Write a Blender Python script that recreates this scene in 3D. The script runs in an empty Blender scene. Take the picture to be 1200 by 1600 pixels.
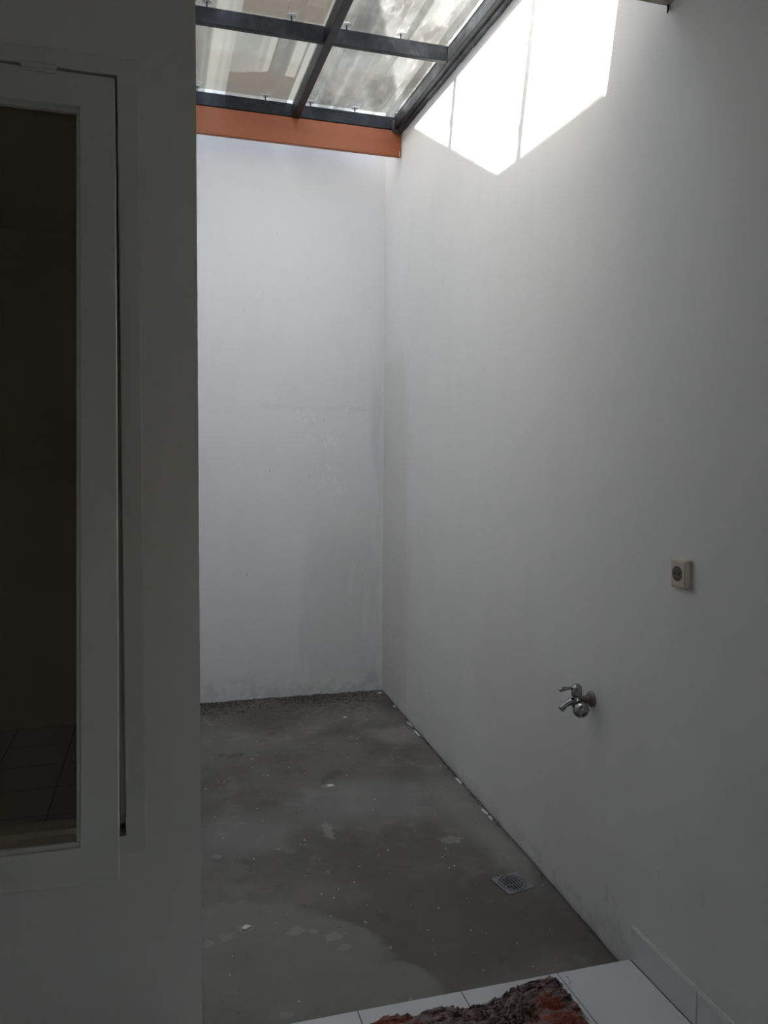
import bpy, bmesh, math, random
from mathutils import Vector, Matrix, noise as mnoise

scene = bpy.context.scene
COL = scene.collection
random.seed(7)

# ------------------------------------------------------------------ camera
FW = Vector((0.27542894, 0.95979584, -0.05413731))
RT = Vector((0.96127656, -0.27552314, 0.00586311))
UP = Vector((0.0092887, 0.05365579, 0.99851629))
CAM = Vector((-1.343078, -1.975153, 1.45))
cd = bpy.data.cameras.new('camera')
cd.sensor_fit = 'VERTICAL'; cd.sensor_height = 36.0
cd.lens = 36.0 * 1230.54 / 1600.0
cd.clip_start = 0.02; cd.clip_end = 200
co = bpy.data.objects.new('camera', cd); COL.objects.link(co)
m = Matrix((RT, UP, -FW)).transposed().to_4x4(); m.translation = CAM
co.matrix_world = m
scene.camera = co

# ------------------------------------------------------------------ sky, sun, exposure
SUN_DIR = Vector((1.0, 0.27, -1.18)).normalized()          # the way the sunlight travels
w = bpy.data.worlds.new('sky'); scene.world = w; w.use_nodes = True
nt = w.node_tree; nt.nodes.clear()
wo = nt.nodes.new('ShaderNodeOutputWorld'); bg = nt.nodes.new('ShaderNodeBackground')
sky = nt.nodes.new('ShaderNodeTexSky'); sky.sky_type = 'NISHITA'; sky.sun_disc = False
sky.sun_elevation = math.asin(-SUN_DIR.z)
sky.sun_rotation = math.atan2(-SUN_DIR.x, -SUN_DIR.y)
sky.dust_density = 4.0; sky.air_density = 1.2; sky.ozone_density = 1.0
bg.inputs['Strength'].default_value = 0.31
hz = nt.nodes.new('ShaderNodeMix'); hz.data_type = 'RGBA'; hz.inputs[0].default_value = 0.5     # thin white haze over the whole sky
hz.inputs[7].default_value = (2.25, 2.15, 2.0, 1)
nt.links.new(sky.outputs[0], hz.inputs[6]); nt.links.new(hz.outputs[2], bg.inputs[0]); nt.links.new(bg.outputs[0], wo.inputs[0])
sl = bpy.data.lights.new('sun', 'SUN'); sl.energy = 13.0; sl.angle = math.radians(0.8); sl.color = (1.0, 0.965, 0.90)
so = bpy.data.objects.new('sun', sl); COL.objects.link(so)
so.rotation_euler = SUN_DIR.to_track_quat('-Z', 'Y').to_euler(); so.location = (-6, -2, 9)
vs = scene.view_settings
scene.display_settings.display_device = 'sRGB'
vs.view_transform = 'Standard'; vs.look = 'None'; vs.gamma = 1.0; vs.use_curve_mapping = False
vs.exposure = 2.47
scene.cycles.max_bounces = 9; scene.cycles.diffuse_bounces = 5; scene.cycles.glossy_bounces = 3

# ------------------------------------------------------------------ material helpers
class NT:
    """small helper to write node graphs"""
    def __init__(s, name):
        s.mat = bpy.data.materials.new(name); s.mat.use_nodes = True
        s.t = s.mat.node_tree; s.t.nodes.clear()
        s.out = s.t.nodes.new('ShaderNodeOutputMaterial')
        s.tc = s.t.nodes.new('ShaderNodeTexCoord')
        s.P = s.tc.outputs['Object']
        sep = s.t.nodes.new('ShaderNodeSeparateXYZ'); s.t.links.new(s.P, sep.inputs[0])
        s.x, s.y, s.z = sep.outputs
    def put(s, sock, v):
        if isinstance(v, bpy.types.NodeSocket): s.t.links.new(v, sock)
        elif isinstance(v, (tuple, list)):
            sock.default_value = tuple(v) + (1,) if len(v) == 3 and sock.type == 'RGBA' else tuple(v)
        else: sock.default_value = v
    def math(s, op, a, b=0.0, c=None, clamp=False):
        n = s.t.nodes.new('ShaderNodeMath'); n.operation = op; n.use_clamp = clamp
        s.put(n.inputs[0], a); s.put(n.inputs[1], b)
        if c is not None: s.put(n.inputs[2], c)
        return n.outputs[0]
    def add(s, a, b): return s.math('ADD', a, b)
    def sub(s, a, b): return s.math('SUBTRACT', a, b)
    def mul(s, a, b): return s.math('MULTIPLY', a, b)
    def mx(s, a, b): return s.math('MAXIMUM', a, b)
    def ss(s, v, lo, hi):                      # smoothstep, lo may be larger than hi
        n = s.t.nodes.new('ShaderNodeMapRange'); n.interpolation_type = 'SMOOTHSTEP'
        s.put(n.inputs[0], v)
        if lo < hi: n.inputs[1].default_value = lo; n.inputs[2].default_value = hi; n.inputs[3].default_value = 0; n.inputs[4].default_value = 1
        else: n.inputs[1].default_value = hi; n.inputs[2].default_value = lo; n.inputs[3].default_value = 1; n.inputs[4].default_value = 0
        return n.outputs[0]
    def scaled(s, sc, loc=(0, 0, 0)):
        n = s.t.nodes.new('ShaderNodeMapping'); s.t.links.new(s.P, n.inputs[0])
        n.inputs['Scale'].default_value = sc; n.inputs['Location'].default_value = loc
        return n.outputs[0]
    def noise(s, scale, detail=4.0, rough=0.55, vec=None, dist=0.0):
        n = s.t.nodes.new('ShaderNodeTexNoise'); n.inputs['Scale'].default_value = scale
        n.inputs['Detail'].default_value = detail; n.inputs['Roughness'].default_value = rough
        n.inputs['Distortion'].default_value = dist
        s.t.links.new(vec or s.P, n.inputs['Vector']); return n.outputs['Fac']
    def voro(s, scale, vec=None, feature='F1', out='Distance', rnd=1.0):
        n = s.t.nodes.new('ShaderNodeTexVoronoi'); n.feature = feature; n.inputs['Scale'].default_value = scale
        n.inputs['Randomness'].default_value = rnd
        s.t.links.new(vec or s.P, n.inputs['Vector']); return n.outputs[out]
    def mix(s, f, a, b):
        n = s.t.nodes.new('ShaderNodeMix'); n.data_type = 'RGBA'
        s.put(n.inputs[0], f); s.put(n.inputs[6], a); s.put(n.inputs[7], b); return n.outputs[2]
    def rect(s, u, v, u0, u1, v0, v1, e):      # soft rectangle mask
        a = s.mul(s.ss(u, u0 - e, u0 + e), s.ss(u, u1 + e, u1 - e))
        b = s.mul(s.ss(v, v0 - e, v0 + e), s.ss(v, v1 + e, v1 - e))
        return s.mul(a, b)
    def disc(s, cx, cy, rx, ry, lo=1.15, hi=0.85, u=None, v=None, wob=None):
        a = s.math('DIVIDE', s.sub(u or s.x, cx), rx); b = s.math('DIVIDE', s.sub(v or s.y, cy), ry)
        d = s.math('SQRT', s.add(s.mul(a, a), s.mul(b, b)))
        if wob is not None: d = s.add(d, wob)
        return s.ss(d, lo, hi)
    def bump(s, h, strength=0.3, dist=0.01):
        n = s.t.nodes.new('ShaderNodeBump'); n.inputs['Strength'].default_value = strength
        n.inputs['Distance'].default_value = dist; s.put(n.inputs['Height'], h); return n.outputs[0]
    def pbr(s, col, rough=0.5, metal=0.0, normal=None, spec=0.5, **kw):
        n = s.t.nodes.new('ShaderNodeBsdfPrincipled')
        s.put(n.inputs['Base Color'], col); s.put(n.inputs['Roughness'], rough); s.put(n.inputs['Metallic'], metal)
        s.put(n.inputs['Specular IOR Level'], spec)
        if normal is not None: s.t.links.new(normal, n.inputs['Normal'])
        for k, v in kw.items(): s.put(n.inputs[k.replace('_', ' ')], v)
        return n.outputs[0]
    def node(s, typ, **kw):
        n = s.t.nodes.new(typ)
        for k, v in kw.items(): s.put(n.inputs[k], v)
        return n.outputs[0]
    def mixs(s, f, a, b):
        n = s.t.nodes.new('ShaderNodeMixShader'); s.put(n.inputs[0], f)
        s.t.links.new(a, n.inputs[1]); s.t.links.new(b, n.inputs[2]); return n.outputs[0]
    def done(s, sh): s.t.links.new(sh, s.out.inputs[0]); return s.mat

def plain(name, col, rough=0.5, metal=0.0, var=0.06, scale=30, bump=0.0):
    n = NT(name)
    f = n.noise(scale, 5)
    c = n.mix(f, tuple(v * (1 - var * 2) for v in col), tuple(min(1, v * (1 + var * 2)) for v in col))
    return n.done(n.pbr(c, rough, metal, n.bump(f, bump, 0.004) if bump else None))

M = {}
# white emulsion walls
def wall_paint(name, kind):
    n = NT(name)
    if kind == 'plain':
        return n.done(n.pbr(n.mix(n.noise(1.3, 2), (0.765, 0.765, 0.76), (0.83, 0.83, 0.825)), 0.62, 0, None, 0.35))
    if kind == 'room':
        return n.done(n.pbr(n.mix(n.noise(1.3, 2), (0.76, 0.70, 0.58), (0.80, 0.74, 0.62)), 0.62, 0, None, 0.35))
    big = n.noise(1.3, 3); fine = n.noise(90, 1); brush = n.noise(9, 3, vec=n.scaled((1, 1, 0.35)))
    c = n.mix(big, (0.765, 0.765, 0.76), (0.83, 0.83, 0.825))
    c = n.mix(n.mul(n.ss(brush, 0.45, 0.7), 0.25), c, (0.74, 0.74, 0.73))
    h = n.add(n.mul(fine, 0.25), n.mul(brush, 0.5))
    streak = n.noise(5, 3, 0.6, vec=n.scaled((3.2, 3.2, 0.35)))
    if kind == 'far':
        # damp patch with a wavering edge to the right, a plaster seam and flaked spots
        wob = n.mul(n.sub(streak, 0.5), 0.5)
        xx = n.add(n.x, wob)
        patch = n.rect(xx, n.z, -0.52, -0.10, 0.16, 1.42, 0.05)
        tilt = n.ss(n.add(n.x, n.mul(n.sub(1.4, n.z), 0.16)), -0.46, -0.36)
        patch = n.mul(patch, tilt)
        patch = n.mul(patch, n.ss(n.z, 1.40, 0.75))
        c = n.mix(n.mul(patch, 0.34), c, (0.60, 0.605, 0.60))
        edge = n.rect(n.x, n.z, -0.085, -0.01, 0.1, 2.2, 0.02)
        c = n.mix(n.mul(n.mul(edge, n.ss(streak, 0.4, 0.65)), 0.5), c, (0.64, 0.66, 0.69))
        seamz = n.add(1.815, n.mul(n.sub(n.noise(4, 4), 0.5), 0.07))
        sd = n.math('ABSOLUTE', n.sub(n.z, seamz))
        seam = n.mul(n.ss(sd, 0.022, 0.002), n.rect(n.x, n.z, -0.80, -0.03, 1.5, 2.2, 0.10))
        c = n.mix(n.mul(seam, 0.30), c, (0.60, 0.60, 0.59))
        h = n.add(h, n.mul(n.mul(n.ss(n.sub(n.z, seamz), 0.012, -0.012), n.rect(n.x, n.z, -0.80, -0.0, 1.5, 2.2, 0.05)), 1.5))
        fl = n.ss(n.noise(38, 4, 0.6), 0.55, 0.63)
        spots = n.disc(-0.245, 0.865, 0.10, 0.06, 1.3, 0.5, v=n.z)
        for (cx, cz, rx, rz) in ((-0.47, 1.77, 0.11, 0.05), (-0.40, 1.62, 0.16, 0.06), (-0.86, 1.47, 0.035, 0.05), (-0.16, 1.80, 0.12, 0.04), (-0.10, 0.85, 0.05, 0.09), (-0.36, 1.35, 0.13, 0.15)):
            spots = n.mx(spots, n.mul(n.disc(cx, cz, rx, rz, 1.3, 0.5, v=n.z), 0.85))
        fl = n.mul(fl, spots)
        h = n.add(h, n.mul(fl, 2.2)); c = n.mix(n.mul(fl, 0.55), c, (0.90, 0.90, 0.89))
        low = n.mul(n.rect(n.x, n.z, -1.3, 0.0, 0.0, 0.19, 0.05), n.ss(n.noise(7, 3, 0.7), 0.44, 0.62))
        c = n.mix(n.mul(low, 0.40), c, (0.45, 0.45, 0.44))
        nick = n.mul(n.ss(n.noise(26, 2, vec=n.scaled((3.0, 3.0, 0.55))), 0.745, 0.78), n.ss(n.x, -1.3, -0.9))
        c = n.mix(n.mul(nick, 0.55), c, (0.42, 0.42, 0.42))
    elif kind == 'right':
        wob = n.mul(n.sub(streak, 0.5), 0.35)
        band = n.rect(n.add(n.y, wob), n.z, 2.24, 2.9, 0.1, 2.1, 0.06)
        c = n.mix(n.mul(band, 0.55), c, (0.67, 0.655, 0.615))
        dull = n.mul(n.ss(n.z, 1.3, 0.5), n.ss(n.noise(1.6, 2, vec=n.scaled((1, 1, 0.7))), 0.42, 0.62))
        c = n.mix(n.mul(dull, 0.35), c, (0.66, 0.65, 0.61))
        scr = n.mul(n.ss(n.noise(11, 3, 0.7, vec=n.scaled((1, 1, 0.6))), 0.60, 0.72), n.rect(n.y, n.z, -0.7, 0.25, 0.0, 0.42, 0.08))
        c = n.mix(n.mul(scr, 0.35), c, (0.52, 0.50, 0.46))
        foot = n.mul(n.rect(n.y, n.z, -0.05, 2.75, -0.1, 0.05, 0.03), n.ss(n.noise(8, 3, 0.7), 0.46, 0.6))
        c = n.mix(n.mul(foot, 0.35), c, (0.50, 0.50, 0.49))
        damp = n.disc(0.03, 0.66, 0.10, 0.12, 1.5, 0.3, u=n.y, v=n.z, wob=n.mul(n.sub(streak, 0.5), 1.2))
        c = n.mix(n.mul(damp, 0.12), c, (0.55, 0.54, 0.50))
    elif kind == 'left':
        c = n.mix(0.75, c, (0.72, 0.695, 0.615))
    return n.done(n.pbr(c, 0.62, 0, n.bump(h, 0.22, 0.004), 0.35))
M['wall_right'] = wall_paint('white_wall_paint_right', 'right')
M['wall_far'] = wall_paint('white_wall_paint_far', 'far')
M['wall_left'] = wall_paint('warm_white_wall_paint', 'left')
M['wall'] = wall_paint('white_wall_paint', 'plain')
M['wall_room'] = wall_paint('cream_room_paint', 'room')

# raw concrete floor
n = NT('raw_concrete')
b1 = n.noise(1.7, 4, 0.6, dist=0.6); b2 = n.noise(6, 5, 0.62); b3 = n.noise(40, 2); b4 = n.noise(160, 1)
c = n.mix(n.ss(b1, 0.36, 0.64), (0.096, 0.091, 0.084), (0.172, 0.168, 0.162))
c = n.mix(n.mul(n.ss(b2, 0.52, 0.68), 0.6), c, (0.225, 0.222, 0.217))
c = n.mix(n.mul(n.ss(b2, 0.44, 0.30), 0.7), c, (0.066, 0.061, 0.055))
c = n.mix(n.mul(b3, 0.25), c, (0.109, 0.105, 0.102))
wob = n.mul(n.sub(n.noise(3.2, 5, 0.6), 0.5), 0.55)
# paler dried tide mark with a crisp curved edge near the tiles, and the darker damp patch beside it
light = n.disc(-1.14, 0.25, 0.46, 0.40, 1.03, 0.93, wob=wob)
light = n.mx(light, n.disc(-0.72, 0.085, 0.155, 0.155, 1.04, 0.90, wob=n.mul(wob, 0.4)))
dark = n.disc(-0.50, 0.36, 0.52, 0.30, 1.2, 0.7, wob=wob)
c = n.mix(n.mul(dark, 0.6), c, (0.088, 0.083, 0.076))
c = n.mix(n.mul(light, 0.85), c, n.mix(b2, (0.165, 0.167, 0.160), (0.235, 0.236, 0.226)))
wob16 = n.mul(wob, 1.6)
for (cx, cy, rx, ry, a, k) in ((-0.45, 1.25, 0.42, 0.22, 0.5, (0.225, 0.228, 0.236)), (-0.13, 1.98, 0.16, 0.14, 0.55, (0.27, 0.262, 0.253)),
                               (-1.06, 1.10, 0.26, 0.20, 0.45, (0.20, 0.212, 0.212)), (-0.09, 1.15, 0.10, 0.5, 0.5, (0.25, 0.25, 0.246)), (-0.20, 2.35, 0.16, 0.14, 0.4, (0.224, 0.218, 0.211)),
                               (-0.07, 0.72, 0.07, 0.26, 0.5, (0.245, 0.245, 0.24)), (-0.75, 1.72, 0.6, 0.28, 0.35, (0.082, 0.078, 0.073)), (-0.55, 0.80, 0.40, 0.16, 0.35, (0.088, 0.085, 0.082))):
    c = n.mix(n.mul(n.disc(cx, cy, rx, ry, 1.25, 0.4, wob=wob16), a), c, k)
rough_back = n.mul(n.ss(n.y, 2.15, 2.6), n.ss(n.noise(32, 4, 0.7), 0.42, 0.6))
c = n.mix(n.mul(rough_back, 0.75), c, (0.075, 0.058, 0.047))
# dried paint spatter
blot = n.mul(n.sub(n.noise(45, 2), 0.5), 1.9)
v = n.voro(13, out='Distance'); vr = n.voro(13, out='Color')
sep = n.t.nodes.new('ShaderNodeSeparateColor'); n.t.links.new(vr, sep.inputs[0])
sp = n.mul(n.math('LESS_THAN', v, n.mul(sep.outputs[0], 0.085)), n.math('GREATER_THAN', sep.outputs[1], 0.62))
v2 = n.voro(34, out='Distance'); vr2 = n.voro(34, out='Color')
sep2 = n.t.nodes.new('ShaderNodeSeparateColor'); n.t.links.new(vr2, sep2.inputs[0])
sp2 = n.mul(n.math('LESS_THAN', v2, n.mul(sep2.outputs[0], 0.12)), n.math('GREATER_THAN', sep2.outputs[1], 0.75))
c = n.mix(n.mul(sp, 0.75), c, (0.306, 0.306, 0.299))
c = n.mix(n.mul(sp2, 0.5), c, (0.258, 0.258, 0.255))
for (cx, cy, rx, ry) in ((-0.62, 1.45, 0.025, 0.02), (-1.084, 0.503, 0.030, 0.018), (-1.147, 0.47, 0.026, 0.02), (-1.206, 0.45, 0.016, 0.02), (-0.245, 0.863, 0.045, 0.035), (-0.70, 1.06, 0.02, 0.07),
                         (-1.146, 0.967, 0.018, 0.016), (-0.82, 0.39, 0.03, 0.02), (-0.88, 0.43, 0.016, 0.012), (-0.80, 0.33, 0.022, 0.014), (-1.02, 0.09, 0.016, 0.014), (-0.93, 0.45, 0.03, 0.022)):
    c = n.mix(n.mul(n.disc(cx, cy, rx, ry, 1.15, 0.75, wob=blot), 0.55), c, (0.286, 0.286, 0.279))
warm = n.t.nodes.new('ShaderNodeMix'); warm.data_type = 'RGBA'; warm.blend_type = 'MULTIPLY'; warm.inputs[0].default_value = 1.0
n.put(warm.inputs[6], c); n.put(warm.inputs[7], (1.07, 1.03, 0.975)); c = warm.outputs[2]
hh = n.add(n.add(n.mul(b2, 1.0), n.mul(b3, 0.45)), n.add(n.mul(b4, 0.12), n.mul(rough_back, 0.6)))
rr = n.mix(n.ss(b1, 0.3, 0.7), (0.55, 0.55, 0.55), (0.8, 0.8, 0.8))
M['concrete'] = n.done(n.pbr(c, rr, 0, n.bump(hh, 0.35, 0.006), 0.35))
M['mortar'] = plain('dark_mortar_bed', (0.10, 0.095, 0.09), 0.9, 0, 0.15, 30, 0.4)
M['grout'] = plain('grey_grout', (0.20, 0.20, 0.20), 0.9, 0, 0.1, 60, 0.3)
# glazed floor tile
n = NT('white_glazed_tile')
f = n.noise(4, 3)
M['tile'] = n.done(n.pbr(n.mix(f, (0.635, 0.65, 0.655), (0.675, 0.685, 0.69)), 0.22, 0, None, 0.5))
n = NT('pale_skirting_tile'); f = n.noise(12, 4)
M['skirt'] = n.done(n.pbr(n.mix(f, (0.66, 0.675, 0.68), (0.72, 0.73, 0.735)), 0.3, 0, None, 0.45))
n = NT('tiled_floor_pattern')
br = n.t.nodes.new('ShaderNodeTexBrick'); n.t.links.new(n.P, br.inputs['Vector'])
br.offset = 0.0; br.inputs['Scale'].default_value = 1.0; br.inputs['Brick Width'].default_value = 0.3; br.inputs['Row Height'].default_value = 0.3
br.inputs['Mortar Size'].default_value = 0.003; br.inputs['Color1'].default_value = (0.72, 0.735, 0.74, 1); br.inputs['Color2'].default_value = (0.70, 0.715, 0.72, 1); br.inputs['Mortar'].default_value = (0.36, 0.36, 0.36, 1)
M['tilefloor'] = n.done(n.pbr(br.outputs[0], 0.25))
# steel and timber
n = NT('black_painted_steel')
f = n.noise(14, 6, 0.65); g = n.noise(60, 4)
c = n.mix(n.ss(f, 0.42, 0.68), (0.010, 0.011, 0.013), (0.026, 0.029, 0.034))
M['steel'] = n.done(n.pbr(c, 0.48, 0.0, n.bump(g, 0.2, 0.003), 0.25))
n = NT('mortar_smeared_steel')
f = n.noise(9, 7, 0.7, vec=n.scaled((1, 0.6, 1))); g = n.noise(50, 4)
c = n.mix(n.ss(f, 0.40, 0.62), (0.010, 0.012, 0.015), (0.070, 0.077, 0.088))
M['steel_mortar'] = n.done(n.pbr(c, 0.6, 0.0, n.bump(n.add(f, g), 0.5, 0.006), 0.4))
n = NT('orange_brown_painted_timber')
f = n.noise(3, 6, 0.6, vec=n.scaled((0.6, 6, 6))); g = n.noise(2.5, 4)
c = n.mix(f, (0.235, 0.062, 0.020), (0.33, 0.098, 0.033))
c = n.mix(n.mul(n.ss(g, 0.5, 0.7), 0.4), c, (0.28, 0.10, 0.05))
M['orange'] = n.done(n.pbr(c, 0.5, 0, n.bump(f, 0.15, 0.003), 0.4))
M['white_metal'] = plain('white_washer', (0.75, 0.76, 0.78), 0.4)
M['dark_metal'] = plain('dark_bolt_metal', (0.05, 0.05, 0.055), 0.45, 0.7)
M['beige_trim'] = plain('beige_ceiling_trim', (0.42, 0.39, 0.33), 0.6, 0, 0.08, 14, 0.1)
# clear corrugated plastic sheets
def sheet(name, left):
    n = NT(name)
    d1 = n.noise(3.2, 7, 0.65, vec=n.scaled((1.5, 0.55, 1))); d2 = n.noise(16, 6, 0.7, vec=n.scaled((1.6, 0.5, 1))); d3 = n.noise(70, 2)
    lane = n.noise(9, 3, 0.5, vec=n.scaled((1.6, 0.02, 0.02), (0.3, 0, 0)))
    if left:
        op = n.add(n.add(0.05, n.mul(n.ss(lane, 0.44, 0.56), 0.10)), n.mul(n.ss(d1, 0.42, 0.72), 0.08))
        dirt = n.mix(d2, (0.115, 0.11, 0.10), (0.15, 0.145, 0.13))
        lanes = None
        for (x0, x1, k_) in ((-1.30, -1.088, 0.30), (-0.985, -0.83, 0.13), (-0.80, -0.715, 0.34), (-0.665, -0.655, 0.5)):
            l_ = n.mul(n.mul(n.ss(n.x, x0 - 0.006, x0 + 0.006), n.ss(n.x, x1 + 0.006, x1 - 0.006)), k_)
            lanes = l_ if lanes is None else n.mx(lanes, l_)
        op = n.add(op, lanes)
        # dried mud washed down the troughs against each purlin
        jag = n.mul(n.sub(n.noise(5.5, 5, 0.5), 0.5), 0.22)
        mud = None
        for (x0, x1, yt, y0, y1) in ((-0.985, -0.66, 0.0, 2.06, 2.42), (-0.985, -0.63, 0, 1.23, 1.52), (-0.985, -0.63, 0, 0.44, 0.72)):
            r_ = n.mul(n.mul(n.ss(n.x, x0 - 0.006, x0 + 0.006), n.ss(n.x, x1 + 0.006, x1 - 0.006)),
                       n.mul(n.ss(n.add(n.y, jag), y0 - 0.008, y0 + 0.008), n.ss(n.y, y1 + 0.02, y1 - 0.02)))
            mud = r_ if mud is None else n.mx(mud, r_)
        op = n.mx(op, n.mul(mud, 0.50))
        dirt = n.mix(mud, dirt, (0.150, 0.112, 0.078))
    else:
        op = n.add(n.add(0.12, n.mul(n.ss(lane, 0.42, 0.58), 0.14)), n.mul(n.ss(d1, 0.40, 0.66), 0.26))
        op = n.add(op, n.mul(n.ss(d2, 0.52, 0.72), 0.18))
        dirt = n.mix(n.ss(d1, 0.36, 0.64), (0.15, 0.152, 0.155), (0.06, 0.056, 0.052))
        dirt = n.mix(n.mul(n.ss(d2, 0.5, 0.66), 0.7), dirt, (0.19, 0.192, 0.195))
    op = n.math('MINIMUM', n.add(op, n.mul(n.sub(d3, 0.5), 0.05)), 0.85)
    tr = n.node('ShaderNodeBsdfTransparent', Color=(0.90, 0.915, 0.91, 1))
    tl = n.node('ShaderNodeBsdfTranslucent', Color=dirt); df = n.node('ShaderNodeBsdfDiffuse', Color=dirt)
    dd = n.mixs(0.45, tl, df)
    body = n.mixs(op, tr, dd)
    gl = n.node('ShaderNodeBsdfGlossy', Color=(1, 1, 1, 1), Roughness=0.12)
    fr = n.t.nodes.new('ShaderNodeFresnel'); fr.inputs['IOR'].default_value = 1.35
    return n.done(n.mixs(n.mul(fr.outputs[0], 0.22), body, gl))
M['sheet_left'] = sheet('clear_sheet_with_mud', True)
M['sheet_right'] = sheet('clear_sheet_dusty', False)
# window
M['win_frame'] = plain('off_white_window_paint', (0.66, 0.65, 0.59), 0.5, 0, 0.05, 8, 0.05)
n = NT('window_glass')
gg = n.node('ShaderNodeBsdfGlossy', Color=(1, 1, 1, 1), Roughness=0.02)
tt = n.node('ShaderNodeBsdfTransparent', Color=(0.97, 0.92, 0.82, 1))
fr = n.t.nodes.new('ShaderNodeFresnel'); fr.inputs['IOR'].default_value = 1.5
M['glass'] = n.done(n.mixs(fr.outputs[0], tt, gg))
M['chrome'] = plain('dull_chrome', (0.36, 0.36, 0.37), 0.22, 1.0, 0.06, 40)
M['rusty'] = plain('tarnished_flange', (0.26, 0.22, 0.21), 0.55, 0.5, 0.2, 60, 0.2)
M['cream_plastic'] = plain('aged_cream_plastic', (0.60, 0.53, 0.43), 0.4, 0, 0.04, 20)
M['socket_dark'] = plain('dark_socket_plastic', (0.10, 0.09, 0.075), 0.5)
M['drain'] = plain('grey_stainless', (0.25, 0.255, 0.275), 0.45, 0.5, 0.08, 50)
M['hole'] = plain('drain_dark', (0.012, 0.012, 0.014), 0.8)
M['flake'] = plain('white_paint_flake', (0.68, 0.68, 0.67), 0.7)
M['crumb'] = plain('earth_crumbs', (0.085, 0.072, 0.062), 0.95, 0, 0.3, 25)
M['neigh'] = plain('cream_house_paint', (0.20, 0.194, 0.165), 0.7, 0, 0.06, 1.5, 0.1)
M['neigh_raw'] = plain('raw_render', (0.40, 0.32, 0.24), 0.85, 0, 0.1, 4, 0.2)
M['roof_tile'] = plain('clay_roof', (0.36, 0.16, 0.09), 0.8, 0, 0.1, 6)
# batik-like printed cloth
n = NT('printed_red_brown_cloth')
a = n.noise(7, 5, 0.6); b = n.noise(34, 5, 0.65, dist=1.6, vec=n.scaled((0.5, 2.1, 1.6))); e = n.noise(120, 3); d = n.voro(55)
c = n.mix(n.ss(b, 0.38, 0.60), (0.030, 0.018, 0.016), (0.36, 0.26, 0.24))
c = n.mix(n.ss(d, 0.18, 0.08), c, (0.32, 0.25, 0.22))
red = n.ss(n.add(a, n.add(n.mul(n.disc(0.27, -0.10, 0.10, 0.16, 1.6, 0.3), 0.16), n.mul(n.disc(-0.17, 0.05, 0.07, 0.07, 1.5, 0.3), 0.22))), 0.60, 0.70)
c = n.mix(n.mul(red, 0.8), c, n.mix(b, (0.17, 0.028, 0.017), (0.55, 0.13, 0.07)))
c = n.mix(n.mul(n.ss(n.noise(16, 4, vec=n.scaled((0.5, 2.2, 1))), 0.54, 0.64), 0.6), c, (0.46, 0.39, 0.37))
M['cloth'] = n.done(n.pbr(c, 0.9, 0, n.bump(n.add(b, e), 0.9, 0.008), 0.1))

# ------------------------------------------------------------------ mesh helpers
def mesh_obj(name, bm, mat, parent=None, smooth=False, loc=None):
    me = bpy.data.meshes.new(name)
    bmesh.ops.recalc_face_normals(bm, faces=bm.faces)
    bm.to_mesh(me); bm.free()
    if smooth:
        for p_ in me.polygons: p_.use_smooth = True
    o = bpy.data.objects.new(name, me); COL.objects.link(o)
    if mat is not None: me.materials.append(mat)
    if parent is not None: o.parent = parent
    if loc is not None: o.location = loc
    return o
def box(bm, x0, x1, y0, y1, z0, z1, bev=0.0, seg=2):
    r_ = bmesh.ops.create_cube(bm, size=1.0)
    vs_ = r_['verts']
    for v_ in vs_:
        v_.co = Vector(((x0 + x1) / 2 + v_.co.x * (x1 - x0), (y0 + y1) / 2 + v_.co.y * (y1 - y0), (z0 + z1) / 2 + v_.co.z * (z1 - z0)))
    if bev > 0:
        es = list({e_ for v_ in vs_ for e_ in v_.link_edges})
        bmesh.ops.bevel(bm, geom=es, offset=bev, segments=seg, affect='EDGES', profile=0.5)
    return vs_
def prism(bm, poly, axis, a, b):
    """extrude a polygon (2D points) along an axis from a to b"""
    def P(u, v, t):
        return {'x': (t, u, v), 'y': (u, t, v), 'z': (u, v, t)}[axis]
    A = [bm.verts.new(P(u, v, a)) for u, v in poly]; B = [bm.verts.new(P(u, v, b)) for u, v in poly]
    bm.faces.new(A); bm.faces.new(B[::-1])
    for i in range(len(poly)):
        j = (i + 1) % len(poly); bm.faces.new((A[i], B[i], B[j], A[j]))
def tube(bm, pts, rads, seg=16, caps=True):
    """round tube along points with a radius at each"""
    pts = [Vector(p_) for p_ in pts]; rings = []
    prev = None
    for i, p_ in enumerate(pts):
        t = (pts[min(i + 1, len(pts) - 1)] - pts[max(i - 1, 0)]).normalized()
        if prev is None:
            ref = Vector((0, 0, 1)) if abs(t.z) < 0.9 else Vector((0, 1, 0))
            u_ = t.cross(ref).normalized()
        else:
            u_ = (prev - t * prev.dot(t)).normalized()
        prev = u_; v_ = t.cross(u_)
        rings.append([bm.verts.new(p_ + (u_ * math.cos(2 * math.pi * k / seg) + v_ * math.sin(2 * math.pi * k / seg)) * rads[i]) for k in range(seg)])
    for r0, r1 in zip(rings, rings[1:]):
        for k in range(seg): bm.faces.new((r0[k], r0[(k + 1) % seg], r1[(k + 1) % seg], r1[k]))
    if caps: bm.faces.new(rings[0][::-1]); bm.faces.new(rings[-1])
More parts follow.
